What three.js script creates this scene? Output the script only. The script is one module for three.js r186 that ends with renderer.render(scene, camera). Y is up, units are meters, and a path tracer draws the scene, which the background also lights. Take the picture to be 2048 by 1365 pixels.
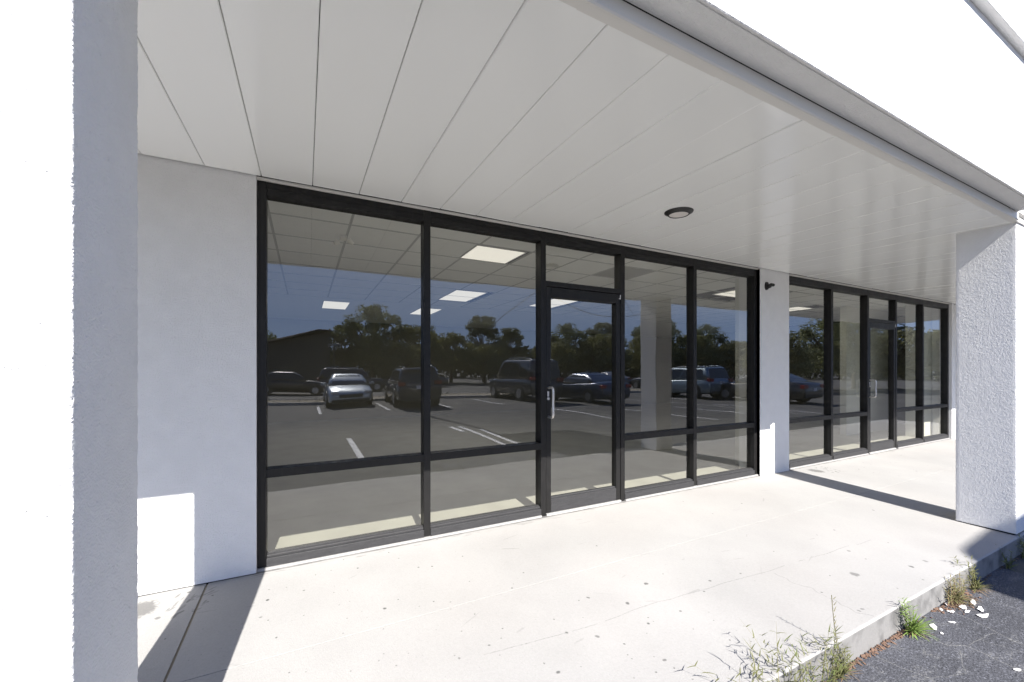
import * as THREE from 'three';
import { mergeGeometries, mergeVertices } from 'three/addons/utils/BufferGeometryUtils.js';
import { RoundedBoxGeometry } from 'three/addons/geometries/RoundedBoxGeometry.js';
import { RectAreaLightUniformsLib } from 'three/addons/lights/RectAreaLightUniformsLib.js';

// ---------------------------------------------------------------- camera, sky, sun, exposure
const renderer = new THREE.WebGLRenderer({ antialias: true });
renderer.setSize(1024, 682);
renderer.toneMapping = THREE.LinearToneMapping;
renderer.toneMappingExposure = 2.38;
renderer.shadowMap.enabled = true;
const scene = new THREE.Scene();
const YAW = 27.32 * Math.PI / 180;
const camera = new THREE.PerspectiveCamera(79.53, 1024 / 682, 0.05, 600);
camera.position.set(0, 1.4141, 3.34);
camera.lookAt(Math.sin(YAW), 1.4141, 3.34 - Math.cos(YAW));
camera.setViewOffset(2048, 1365, -10.2, -56.5, 2048, 1365);
scene.add(camera);

const SUN = new THREE.Vector3(-0.083, 0.925, 1).normalize();
// clear sky: pale at the horizon, deeper blue overhead, a soft brightening round the sun
const SKW = 512, SKH = 256, skyData = new Float32Array(SKW * SKH * 4);
for (let y = 0; y < SKH; y++) for (let x = 0; x < SKW; x++) {
  const el = ((y + 0.5) / SKH - 0.5) * Math.PI, az = ((x + 0.5) / SKW - 0.5) * 2 * Math.PI, d = [Math.cos(el) * Math.cos(az), Math.sin(el), Math.cos(el) * Math.sin(az)];
  const h = Math.max(0, d[1]), f = Math.pow(1 - h, 2.8), c = Math.max(0, d[0] * SUN.x + d[1] * SUN.y + d[2] * SUN.z), g = 0.1 * Math.pow(c, 6) + 0.25 * Math.pow(c, 40), i = (y * SKW + x) * 4;
  [[0.055, 0.27], [0.115, 0.375], [0.32, 0.58]].forEach(([z, q], k) => { skyData[i + k] = z + (q - z) * f + g * [1, 0.97, 0.92][k]; }); skyData[i + 3] = 1;
}
const sky = new THREE.DataTexture(skyData, SKW, SKH, THREE.RGBAFormat, THREE.FloatType);
sky.mapping = THREE.EquirectangularReflectionMapping; sky.magFilter = THREE.LinearFilter; sky.minFilter = THREE.LinearFilter; sky.wrapS = THREE.RepeatWrapping; sky.needsUpdate = true;
scene.background = sky; scene.environment = sky;
const sun = new THREE.DirectionalLight(new THREE.Color().setRGB(1, 0.965, 0.92), 4.9);
sun.position.copy(SUN).multiplyScalar(60);
sun.castShadow = true;
sun.shadow.mapSize.set(4096, 4096);
Object.assign(sun.shadow.camera, { left: -40, right: 40, top: 40, bottom: -40, near: 1, far: 160 });
sun.shadow.radius = 0.6;
scene.add(sun);
RectAreaLightUniformsLib.init();

// ---------------------------------------------------------------- helpers
let seed = 12345;
const rnd = () => { seed = (seed * 1664525 + 1013904223) >>> 0; return seed / 4294967296; };
const rr = (a, b) => a + (b - a) * rnd();
const lerp = (a, b, t) => a + (b - a) * t;
const clamp = (v, a = 0, b = 1) => Math.min(b, Math.max(a, v));
const taken = new Map();
function numbered(name) { const n = taken.get(name) || 0; taken.set(name, n + 1); return n ? `${name}_${String(n).padStart(3, '0')}` : name; }
function mesh(name, geo, mat, parent) {
  const m = new THREE.Mesh(Array.isArray(geo) ? merge(geo) : geo, mat);
  m.name = parent ? name : numbered(name); m.castShadow = m.receiveShadow = true;
  (parent || scene).add(m); return m;
}
function struct(name, geo, mat) { const m = mesh(name, geo, mat); m.userData.kind = 'structure'; return m; }
function thing(name, label, category, pos = [0, 0, 0], turn = 0, group) {
  const g = new THREE.Group(); g.name = numbered(name); g.position.set(...pos); g.rotation.y = turn;
  g.userData = { label, category }; if (group) g.userData.group = group; scene.add(g); return g;
}
function copyOf(src, label, pos, turn = 0, scale) {
  const base = src.name.replace(/_\d{3}$/, ''), c = src.clone(); c.name = numbered(base); c.position.set(...pos); c.rotation.y = turn;
  c.userData = { ...src.userData, label }; if (scale) c.scale.set(...scale); scene.add(c); return c;
}
function merge(list) {
  const l = list.map((g) => { const q = g.index ? g.toNonIndexed() : g; for (const k of Object.keys(q.attributes)) if (!['position', 'normal', 'uv', 'color'].includes(k)) q.deleteAttribute(k); return q; });
  if (l.some((g) => !g.attributes.uv)) l.forEach((g) => g.deleteAttribute('uv'));
  return mergeGeometries(l);
}
// box from corner to corner, uv in metres
function box(x0, y0, z0, x1, y1, z1, bevel = 0) {
  const w = x1 - x0, h = y1 - y0, d = z1 - z0;
  const g = bevel ? new RoundedBoxGeometry(w, h, d, 2, bevel) : new THREE.BoxGeometry(w, h, d);
  g.translate((x0 + x1) / 2, (y0 + y1) / 2, (z0 + z1) / 2);
  return metreUV(g);
}
function metreUV(g, s = 1, ox = 0, oy = 0) {
  const q = g.index ? g.toNonIndexed() : g, p = q.attributes.position, n = p.count, uv = new Float32Array(n * 2);
  const a = new THREE.Vector3(), b = new THREE.Vector3(), c = new THREE.Vector3(), e = new THREE.Vector3(), f = new THREE.Vector3();
  for (let i = 0; i < n; i += 3) {
    a.fromBufferAttribute(p, i); b.fromBufferAttribute(p, i + 1); c.fromBufferAttribute(p, i + 2);
    e.subVectors(b, a); f.subVectors(c, a); e.cross(f); const X = Math.abs(e.x), Y = Math.abs(e.y), Z = Math.abs(e.z);
    [a, b, c].forEach((v, k) => {
      const [U, V] = X >= Y && X >= Z ? [v.z, v.y] : Y >= Z ? [v.x, v.z] : [v.x, v.y];
      uv[(i + k) * 2] = U * s + ox; uv[(i + k) * 2 + 1] = V * s + oy;
    });
  }
  q.setAttribute('uv', new THREE.BufferAttribute(uv, 2)); return q;
}
// profile of [z, y] points (counter-clockwise seen from +x) swept along x
function prismX(pts, x0, x1) {
  const pos = [], n = pts.length, P = (i, x) => [x, pts[i % n][1], pts[i % n][0]];
  for (let i = 0; i < n; i++) { const a = P(i, x0), b = P(i + 1, x0), c = P(i + 1, x1), d = P(i, x1); pos.push(...a, ...b, ...c, ...a, ...c, ...d); }
  const tri = THREE.ShapeUtils.triangulateShape(pts.map((p) => new THREE.Vector2(p[0], p[1])), []);
  for (const [a, b, c] of tri) { pos.push(...P(a, x1), ...P(b, x1), ...P(c, x1)); pos.push(...P(c, x0), ...P(b, x0), ...P(a, x0)); }
  const g = new THREE.BufferGeometry(); g.setAttribute('position', new THREE.Float32BufferAttribute(pos, 3)); g.computeVertexNormals();
  return metreUV(g);
}
function flip(g) { const p = g.attributes.position; for (let i = 0; i < p.count; i += 3) { const t = [p.getX(i), p.getY(i), p.getZ(i)]; p.setXYZ(i, p.getX(i + 2), p.getY(i + 2), p.getZ(i + 2)); p.setXYZ(i + 2, ...t); } g.computeVertexNormals(); return g; }
function tube(pts, r, seg = 12, rad = 6) { return new THREE.TubeGeometry(new THREE.CatmullRomCurve3(pts.map((p) => new THREE.Vector3(...p))), seg, r, rad, false); }
function poly(pts) { // flat convex polygon of 3D points, both windings handled by the renderer
  const pos = []; for (let i = 1; i < pts.length - 1; i++) pos.push(...pts[0], ...pts[i], ...pts[i + 1]);
  const g = new THREE.BufferGeometry(); g.setAttribute('position', new THREE.Float32BufferAttribute(pos, 3)); g.computeVertexNormals(); return metreUV(g);
}

// ---------------------------------------------------------------- textures
function lattice(n) { const a = new Float32Array(n * n); for (let i = 0; i < a.length; i++) a[i] = rnd(); return a; }
const LAT = [64, 97, 128].map(lattice), LN = [64, 97, 128];
function vnoise(x, y, period, k = 0) { // value noise, periodic in `period` cells
  const L = LAT[k], N = LN[k]; let xi = Math.floor(x), yi = Math.floor(y); const fx = x - xi, fy = y - yi;
  const u = fx * fx * (3 - 2 * fx), v = fy * fy * (3 - 2 * fy), w = (a) => ((a % period) + period) % period;
  const x0 = w(xi) % N, x1 = w(xi + 1) % N, y0 = w(yi) % N, y1 = w(yi + 1) % N;
  return lerp(lerp(L[y0 * N + x0], L[y0 * N + x1], u), lerp(L[y1 * N + x0], L[y1 * N + x1], u), v);
}
function fbm(x, y, p, oct = 4, k = 0) { let s = 0, a = 0.5, t = 0; for (let i = 0; i < oct; i++) { s += a * vnoise(x, y, p, (k + i) % 3); t += a; x *= 2; y *= 2; p *= 2; a *= 0.5; } return s / t; }
function texture(w, h, f, srgb, repeat) {
  const d = new Uint8Array(w * h * 4);
  for (let y = 0; y < h; y++) for (let x = 0; x < w; x++) {
    const c = f(x, y), i = (y * w + x) * 4; const e = (v) => 255 * clamp(srgb ? (v <= 0.0031308 ? 12.92 * v : 1.055 * v ** (1 / 2.4) - 0.055) : v);
    if (Array.isArray(c)) { d[i] = e(c[0]); d[i + 1] = e(c[1]); d[i + 2] = e(c[2]); } else d[i] = d[i + 1] = d[i + 2] = e(c); d[i + 3] = 255;
  }
  const t = new THREE.DataTexture(d, w, h); t.wrapS = t.wrapT = THREE.RepeatWrapping; t.magFilter = THREE.LinearFilter; t.minFilter = THREE.LinearMipmapLinearFilter; t.generateMipmaps = true;
  if (srgb) t.colorSpace = THREE.SRGBColorSpace; if (repeat) t.repeat.set(...repeat); t.needsUpdate = true; return t;
}
const rgb = (r, g, b) => new THREE.Color().setRGB(r, g === undefined ? r : g, b === undefined ? r : b);
const std = (o) => new THREE.MeshStandardMaterial(o);
const phys = (o) => new THREE.MeshPhysicalMaterial(o);

// stucco: sand grain and short trowel worms, one tile is 0.7 m
const STU = 1024;
const stuH = new Float32Array(STU * STU);
for (let y = 0; y < STU; y++) for (let x = 0; x < STU; x++) {
  const warp = fbm(x / 64, y / 64, 16, 2) * 3;
  const g1 = vnoise(x / 5.2 + warp, y / 5.2, 1e6 | 0, 1), g2 = vnoise(x / 9 + warp, y / 6.5 + warp * 0.6, 1e6 | 0, 2), g3 = fbm(x / 128, y / 128, 8, 3, 1);
  stuH[y * STU + x] = 0.45 * g1 + 0.38 * g2 + 0.17 * g3;
}
const pits = new Float32Array(STU * STU);
for (let k = 0; k < 95; k++) { const cx = rnd() * STU, cy = rnd() * STU, a = rr(1.1, 2.6), b = rr(2, 7), t = rr(-0.9, 0.3); for (let dy = -8; dy <= 8; dy++) for (let dx = -8; dx <= 8; dx++) { const u = dx * Math.cos(t) - dy * Math.sin(t), v = dx * Math.sin(t) + dy * Math.cos(t); if ((u / b) ** 2 + (v / a) ** 2 < 1) pits[((cy + dy + STU) % STU | 0) * STU + ((cx + dx + STU) % STU | 0)] = rr(0.5, 1); } }
const stuccoBump = texture(STU, STU, (x, y) => clamp(0.35 + 0.65 * stuH[y * STU + x] - 0.6 * pits[y * STU + x]), false, [1 / 0.7, 1 / 0.7]); // pits are holes in the relief
const stuccoMap = texture(STU, STU, (x, y) => { const m = 0.95 + 0.07 * (fbm(x / 128, y / 128, 8, 4, 2) - 0.5), v = 0.81 * m; return [v, v * 0.993, v * 0.98]; }, true, [1 / 0.7, 1 / 0.7]);
const M = {};
M.stucco = std({ map: stuccoMap, bumpMap: stuccoBump, bumpScale: 0.0052, roughness: 0.95 });
M.stuccoCoarse = std({ map: stuccoMap, bumpMap: stuccoBump, bumpScale: 0.0065, roughness: 0.95 });
M.stuccoFine = std({ map: stuccoMap, bumpMap: stuccoBump, bumpScale: 0.0024, roughness: 0.95 });

// sidewalk: x -1.2..6.0, z 0..2.25, gum spots and scuffs where they lie
const SPOTS = [[-21,26,7],[-11,28,4],[-1,37,8],[16,48,4],[24,49,4],[6,19,5],[16,17,4],[25,4,6],[33,22,6],[57,7,5],[62,20,5],[72,40,9],[81,43,6],[106,38,6],[136,80,5],[98,74,5],[120,94,6],[123,90,4],[24,63,4],[18,64,4],[51,74,4],[42,80,9],[61,87,4],[70,86,5],[79,91,4],[77,98,4],[-23,57,9],[-19,62,5],[-1,66,4],[21,80,4],[-14,81,5],[18,93,4],[38,99,4],[88,109,4],[76,120,4],[97,128,4],[93,135,4],[85,137,7],[35,119,4],[39,130,5],[68,139,8],[19,124,4],[0,115,4],[-7,112,4],[87,146,4],[32,123,4],[97,1,5],[360,25,7],[411,57,9],[357,63,7],[209,69,7],[225,71,4],[151,125,4],[158,125,9],[223,125,7],[203,129,16],[176,141,13],[245,146,9],[230,153,7],[199,161,8],[127,134,5],[143,140,4],[177,157,4],[173,161,10],[177,161,4],[166,167,4],[127,147,9],[140,157,12],[149,168,6],[209,176,4],[192,176,4],[145,175,4],[145,178,4],[156,182,4],[159,186,10],[223,197,4],[202,191,4],[211,197,4],[329,139,6],[273,149,7],[119,171,4],[107,169,10],[159,192,4],[149,190,4],[137,188,5],[161,201,4],[104,161,4],[515,129,13],[421,138,11],[395,137,7],[384,165,12],[380,178,8],[432,172,6],[417,200,21],[396,199,17],[345,186,25],[379,211,8],[349,208,6],[298,188,6],[327,179,6],[296,209,10],[300,209,12],[-66,56,7],[-75,32,13],[-28,39,4],[-21,39,9],[-66,7,12],[-52,18,7],[-53,25,7]];
const SW = 2048, SH = 640, SX = 7.2, SZ = 2.25, swA = new Float32Array(SW * SH);
function blot(x, z, ra, rb, t, s) { const cx = (x + 1.2) / SX * SW, cz = z / SZ * SH, k = SW / SX, A = ra * k, B = rb * k, R = Math.ceil(Math.max(A, B) * 1.5 + 1); for (let dy = -R; dy <= R; dy++) for (let dx = -R; dx <= R; dx++) { const px = Math.round(cx) + dx, py = Math.round(cz) + dy; if (px < 0 || py < 0 || px >= SW || py >= SH) continue; const ux = px - cx, uy = py - cz, u = ux * Math.cos(t) - uy * Math.sin(t), v = ux * Math.sin(t) + uy * Math.cos(t); const e = Math.sqrt((u / A) ** 2 + (v / B) ** 2) * (0.8 + 0.5 * vnoise(px / 3, py / 3, 4096, 1)); const i = py * SW + px; swA[i] = Math.max(swA[i], s * clamp((1.15 - e) * 3)); } }
for (const [x, z, r] of SPOTS) blot(x / 100, z / 100, r / 1000 * rr(0.8, 1.25), r / 1000 * rr(0.6, 1.1), rr(0, 3), r > 11 ? rr(0.45, 0.75) : rr(0.5, 0.95));
for (let k = 0; k < 260; k++) blot(rr(-1.2, 6), rr(0, 2.2), rr(0.002, 0.004), rr(0.002, 0.0035), rr(0, 3), rr(0.15, 0.5));
for (let k = 0; k < 46; k++) { const x = rr(-1.2, 6), z = rr(0, 2.2), t = rr(-0.6, 0.6); blot(x, z, rr(0.02, 0.09), rr(0.003, 0.008), t, rr(0.06, 0.22)); }
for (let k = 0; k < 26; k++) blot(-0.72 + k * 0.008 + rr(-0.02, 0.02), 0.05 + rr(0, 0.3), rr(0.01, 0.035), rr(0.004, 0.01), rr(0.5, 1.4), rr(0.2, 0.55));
for (let k = 0; k < 90; k++) blot(rr(-0.4, 5.3), 0.012 + rnd() * rnd() * 0.05, rr(0.02, 0.07), rr(0.003, 0.008), 0, rr(0.06, 0.3));
for (let k = 0; k < 420; k++) { const x = 0.8 + k * 0.0085; if (fbm(x * 3, 2, 999, 3) > 0.4) blot(x, 1.42 + 0.06 * (x - 0.8) + (fbm(x * 2.2, 7, 999, 3) - 0.5) * 0.07, 0.008, 0.0022, -0.05, rr(0.15, 0.45)); }
for (let k = 0; k < 260; k++) { const x = 2.9 + (fbm(k * 0.02, 3, 999, 3) - 0.5) * 0.12, z = 1.6 + k * 0.0022; blot(x + 0.05, z, 0.0025, 0.005, 0, rr(0.1, 0.35)); }
blot(-0.87, 0.17, 0.08, 0.1, 0.3, 0.6);  // one larger dark patch on the concrete near the left column
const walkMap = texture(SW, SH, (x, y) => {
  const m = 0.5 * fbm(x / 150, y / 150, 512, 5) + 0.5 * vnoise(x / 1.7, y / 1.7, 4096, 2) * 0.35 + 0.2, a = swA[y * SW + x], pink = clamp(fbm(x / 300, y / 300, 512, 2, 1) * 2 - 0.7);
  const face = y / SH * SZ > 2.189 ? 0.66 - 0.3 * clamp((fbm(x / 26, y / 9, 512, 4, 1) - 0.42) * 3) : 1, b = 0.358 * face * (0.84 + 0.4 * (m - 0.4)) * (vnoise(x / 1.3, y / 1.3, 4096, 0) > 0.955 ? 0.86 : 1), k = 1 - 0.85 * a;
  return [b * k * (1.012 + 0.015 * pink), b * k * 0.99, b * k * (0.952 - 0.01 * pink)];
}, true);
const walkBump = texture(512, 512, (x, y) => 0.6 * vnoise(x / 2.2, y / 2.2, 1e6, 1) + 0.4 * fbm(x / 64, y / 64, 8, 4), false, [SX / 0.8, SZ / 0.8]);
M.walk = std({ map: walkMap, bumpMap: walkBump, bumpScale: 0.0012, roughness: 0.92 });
// asphalt
const asphaltF = (x, y, s) => { const ag = vnoise(x / 2.3 * s, y / 2.3 * s, 1e6, 1), st = ag > 0.84 ? 0.12 : ag > 0.7 ? 0.05 : 0; return [ag, st]; };
const ASP = 1024;
const lotMap = texture(ASP, ASP, (x, y) => { const [ag, st] = asphaltF(x, y, 1), m = fbm(x / 128, y / 128, 8, 5, 1), lg = fbm(x / 512, y / 512, 2, 3, 2); const v = 0.07 * (0.72 + 0.35 * m + 0.35 * (lg - 0.5)) + 0.4 * st * 0.25 + 0.02 * (ag - 0.5); return [v * 1.01, v, v * 0.97]; }, true, [1 / 6, 1 / 6]);
const crackA = new Float32Array(2048 * 768);
function crack(pts, w) { for (let i = 0; i < pts.length - 1; i++) { const n = 260; for (let k = 0; k < n; k++) { const t = k / n, x = lerp(pts[i][0], pts[i + 1][0], t), z = lerp(pts[i][1], pts[i + 1][1], t); const wob = (fbm(x * 9, z * 9, 999, 3) - 0.5) * 0.05; const cx = (x + wob - 2) / 3 * 2048, cz = (z - wob - 2.18) / 1.125 * 768; for (let dy = -3; dy <= 3; dy++) for (let dx = -3; dx <= 3; dx++) { const px = Math.round(cx) + dx, pz = Math.round(cz) + dy; if (px < 0 || pz < 0 || px > 2047 || pz > 767) continue; const e = Math.hypot(px - cx, pz - cz) / w; crackA[pz * 2048 + px] = Math.max(crackA[pz * 2048 + px], clamp(1.3 - e)); } } } }
crack([[2.84, 2.19], [2.84, 2.33], [2.87, 2.44], [2.82, 2.7], [2.9, 3.0]], 1.7); crack([[3.34, 2.2], [3.32, 2.35], [3.4, 2.43], [3.38, 2.7], [3.5, 3.2]], 2.2); crack([[3.82, 2.2], [3.8, 2.33], [3.74, 2.47], [3.71, 2.56], [3.75, 3]], 1.9); crack([[3.42, 2.43], [3.72, 2.46]], 1.4); crack([[3.55, 2.43], [3.62, 2.6], [3.5, 2.9]], 1.2); crack([[2.6, 2.3], [2.7, 2.6]], 1.2); crack([[4.2, 2.3], [4.3, 2.7]], 1.3); crack([[2.87, 2.44], [3.1, 2.5], [3.32, 2.42]], 1.0);
const nearMap = texture(2048, 768, (x, y) => {
  const [ag, st] = asphaltF(x, y, 0.55), m = fbm(x / 190, y / 190, 512, 5, 1), c = crackA[y * 2048 + x], dust = clamp((fbm(x / 70 + 9, y / 26, 512, 4, 2) - 0.55) * 5) * clamp(vnoise(x / 5, y / 3.2, 1e6, 0) * 1.9 - 0.75);
  let v = 0.064 * (0.6 + 0.55 * m) + 0.45 * st + 0.022 * (ag - 0.5); v = lerp(v, 0.26, clamp(dust * 0.42)); v = lerp(v, 0.24, c * 0.5);
  return [v * (0.98 + 0.04 * clamp(dust + c)), v, v * (1.14 - 0.2 * clamp(dust + c))];
}, true);
const aspBump = texture(512, 512, (x, y) => 0.7 * vnoise(x / 3, y / 3, 1e6, 1) + 0.3 * vnoise(x / 7, y / 7, 1e6, 2), false);
const ab1 = aspBump.clone(); ab1.repeat.set(1 / 1.2, 1 / 1.2); ab1.needsUpdate = true; const ab2 = aspBump.clone(); ab2.repeat.set(3 / 0.9, 1.125 / 0.9); ab2.needsUpdate = true;
M.lot = std({ map: lotMap, bumpMap: ab1, bumpScale: 0.004, roughness: 0.9 });
M.near = std({ map: nearMap, bumpMap: ab2, bumpScale: 0.005, roughness: 0.88 });
const lineMap = texture(256, 256, (x, y) => { const w = fbm(x / 16, y / 16, 16, 4, 1); return 0.62 - 0.4 * clamp((w - 0.52) * 5); }, true, [2, 2]);
M.line = std({ map: lineMap, roughness: 0.85 });
// painted metal soffit, trim
M.soffit = phys({ color: rgb(0.93, 0.93, 0.905), roughness: 0.15, ior: 1.62 });
M.trim = std({ color: rgb(0.72, 0.7, 0.66), roughness: 0.45 });
M.dark = std({ color: rgb(0.012), roughness: 0.9 });
M.seal = std({ color: rgb(0.33, 0.29, 0.24), roughness: 0.9 });
// dark bronze storefront metal with chalky wear
const brzMap = texture(512, 512, (x, y) => { const st = fbm(x / 10, y / 90, 64, 4), w = clamp((fbm(x / 20, y / 60, 64, 4, 1) - 0.6) * 4); const v = 0.009 + 0.003 * st + 0.006 * w; return [v * 1.02, v * 0.98, v * 0.97]; }, true, [1.2, 1.2]);
const brzRough = texture(256, 256, (x, y) => 0.34 + 0.22 * fbm(x / 16, y / 64, 16, 4, 2), false, [2, 2]);
M.bronze = phys({ map: brzMap, roughnessMap: brzRough, roughness: 1, metalness: 0, specularIntensity: 0.7 });
const sillMap = texture(512, 256, (x, y) => { const w = fbm(x / 40, y / 8, 64, 4), q = fbm(x / 6, y / 6, 128, 3, 1); const v = 0.03 + 0.014 * clamp((w - 0.4) * 1.6) + 0.014 * q; return [v, v * 0.99, v * 1.03]; }, true, [1, 4]);
M.sill = phys({ map: sillMap, roughness: 0.55, specularIntensity: 0.7 });
M.steel = std({ color: rgb(0.68, 0.66, 0.63), metalness: 0.75, roughness: 0.38 });
M.black = std({ color: rgb(0.012), roughness: 0.45 });
M.glass = phys({ color: rgb(0.83, 0.83, 0.775), transmission: 1, thickness: 0, roughness: 0, ior: 2.3 });
// interior
const tileMap = texture(256, 256, (x, y) => { const h = vnoise(x / 2.2, y / 2.2, 1e6, 1); return 0.82 * (0.97 + 0.05 * fbm(x / 32, y / 32, 8, 3)) - (h > 0.93 ? 0.2 : 0); }, true, [1.6, 1.6]);
M.tile = std({ map: tileMap, roughness: 0.95 });
M.tbar = std({ color: rgb(0.42), roughness: 0.5 });
const floorMap = texture(512, 512, (x, y) => { const v = 0.45 * (0.9 + 0.2 * (fbm(x / 64, y / 64, 8, 5) - 0.5)) * (vnoise(x / 3, y / 3, 1e6, 1) > 0.97 ? 0.85 : 1); return [v, v * 0.99, v * 0.91]; }, true, [0.5, 0.5]);
M.floor = std({ map: floorMap, roughness: 0.6 });
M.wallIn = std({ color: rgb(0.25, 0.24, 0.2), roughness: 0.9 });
M.wallLight = std({ color: rgb(0.7, 0.7, 0.65), roughness: 0.9 });
// ---------------------------------------------------------------- ground
const GY = -0.195;
function sheet(x0, z0, x1, z1, y, uvf) {
  const g = new THREE.PlaneGeometry(x1 - x0, z1 - z0, 1, 1); g.rotateX(-Math.PI / 2); g.translate((x0 + x1) / 2, y, (z0 + z1) / 2);
  const p = g.attributes.position, uv = g.attributes.uv; for (let i = 0; i < p.count; i++) { const [u, v] = uvf ? uvf(p.getX(i), p.getZ(i)) : [p.getX(i), p.getZ(i)]; uv.setXY(i, u, v); } return g;
}
struct('parking_lot', sheet(-260, -200, 300, 330, GY), M.lot);
struct('asphalt_apron', sheet(2, 2.18, 5, 3.305, GY + 0.004, (x, z) => [(x - 2) / 3, (z - 2.18) / 1.125]), M.near);
function paint(name, x0, z0, x1, z1) { const m = struct(name, sheet(x0, z0, x1, z1, GY + 0.008), M.line); return m; }
for (const [x, z0, z1] of [[-4.0, 4.2, 6.9], [-1.5, 4.2, 6.9], [0.9, 4.2, 6.85], [3.55, 6.3, 7.4], [3.76, 4.1, 7.3], [4.08, 4.1, 6.5], [9.1, 6.8, 11.1], [11.6, 5, 9.5], [14.1, 4.6, 9.0], [16.6, 4.6, 9.0], [0.47, 13.1, 17.0], [2.9, 13.1, 16.7], [5.4, 13.1, 17.2], [7.9, 13.1, 17.2], [10.4, 13.1, 17.2], [-2.0, 13.1, 17.2], [15.6, 11.5, 16.5], [18, 11.5, 16.5]]) paint('stall_line', x - 0.055, z0, x + 0.055, z1);

// sidewalk: sloped slabs, each its own piece
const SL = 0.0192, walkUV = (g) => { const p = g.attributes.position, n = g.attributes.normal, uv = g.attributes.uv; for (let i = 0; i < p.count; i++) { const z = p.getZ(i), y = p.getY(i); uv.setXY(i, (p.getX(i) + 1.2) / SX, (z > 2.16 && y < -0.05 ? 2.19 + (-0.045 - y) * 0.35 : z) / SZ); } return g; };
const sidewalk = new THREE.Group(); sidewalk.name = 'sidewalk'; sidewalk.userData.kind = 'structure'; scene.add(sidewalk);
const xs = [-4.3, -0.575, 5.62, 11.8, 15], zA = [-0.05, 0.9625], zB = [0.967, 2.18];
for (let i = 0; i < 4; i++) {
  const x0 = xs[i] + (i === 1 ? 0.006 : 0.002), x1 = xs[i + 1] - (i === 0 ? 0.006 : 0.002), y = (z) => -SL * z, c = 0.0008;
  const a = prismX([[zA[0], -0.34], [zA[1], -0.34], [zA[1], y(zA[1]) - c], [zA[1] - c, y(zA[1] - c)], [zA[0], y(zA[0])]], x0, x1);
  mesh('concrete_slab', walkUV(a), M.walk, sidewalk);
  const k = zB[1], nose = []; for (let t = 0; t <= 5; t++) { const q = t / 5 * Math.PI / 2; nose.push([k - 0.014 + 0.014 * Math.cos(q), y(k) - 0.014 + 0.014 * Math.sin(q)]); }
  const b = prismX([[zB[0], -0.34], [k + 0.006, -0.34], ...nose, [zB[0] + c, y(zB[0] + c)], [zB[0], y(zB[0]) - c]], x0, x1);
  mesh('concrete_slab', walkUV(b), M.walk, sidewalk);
}
mesh('joint_filler', prismX([[0, -0.05], [2.17, -0.09], [2.17, -SL * 2.17 - 0.005], [0, -0.005]], -0.5835, -0.5665), std({ color: rgb(0.2, 0.175, 0.13), roughness: 1 }), sidewalk);

// ---------------------------------------------------------------- building
const SOF = (z) => 2.7508 - 0.0251 * z;
const bld = thing('shop_building', 'white stucco single-storey shop building with a panelled soffit over its walkway', 'building');
mesh('wall', [box(-4.3, 0.007, -0.22, -0.302, 2.765, 0)], M.stucco, bld);
mesh('pier', box(5.346, -0.02, -0.3, 6.003, 2.765, 0, 0.004), M.stucco, bld);
mesh('wall', box(11.66, -0.02, -0.3, 15, 2.765, 0), M.stucco, bld).userData.label = 'short stucco wall beyond the far storefront';
mesh('base_joint', box(-4.3, -0.02, -0.2, -0.303, 0.0069, -0.012), M.dark, bld);
mesh('sealant', [box(5.3465, 0, -0.043, 5.3385, 2.74, -0.006)], M.seal, bld);
// soffit panels
const soffit = mesh('soffit', [box(-4.3, 2.80, -0.2, 15, 2.83, 2.19)], M.dark, bld);
{
  const x0 = -0.5894, p = 0.318, c = 0.004, th = 0.03;
  for (let i = -11; i < 49; i++) {
    const a = x0 + i * p + 0.0016, b = a + p - 0.0032, g = new THREE.BufferGeometry(), zs = [0.011, 2.142], pos = [];
    const dy = [rr(-0.0022, 0.0022), rr(-0.0022, 0.0022)];
    const prof = [[a, th], [a, c], [a + c, 0], [b - c, 0], [b, c], [b, th]];
    const P = (k, z, e) => [prof[k][0], SOF(z) + prof[k][1] + (k === 2 ? dy[0] : k === 3 ? dy[1] : 0), z];
    for (let k = 0; k < 5; k++) { const A = P(k, zs[0]), B = P(k + 1, zs[0]), C = P(k + 1, zs[1]), D = P(k, zs[1]); pos.push(...A, ...B, ...C, ...A, ...C, ...D); }
    for (let k = 1; k < 5; k++) for (const z of zs) pos.push(...P(0, z), ...P(k, z), ...P(k + 1, z));
    g.setAttribute('position', new THREE.Float32BufferAttribute(pos, 3)); g.computeVertexNormals(); mesh('soffit_panel', metreUV(g, 1, i * 0.37, i * 0.61), M.soffit, soffit);
  }
}
const FX = [[-4.3, 5.43, 5.38], [5.96, 15, 15]];
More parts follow.
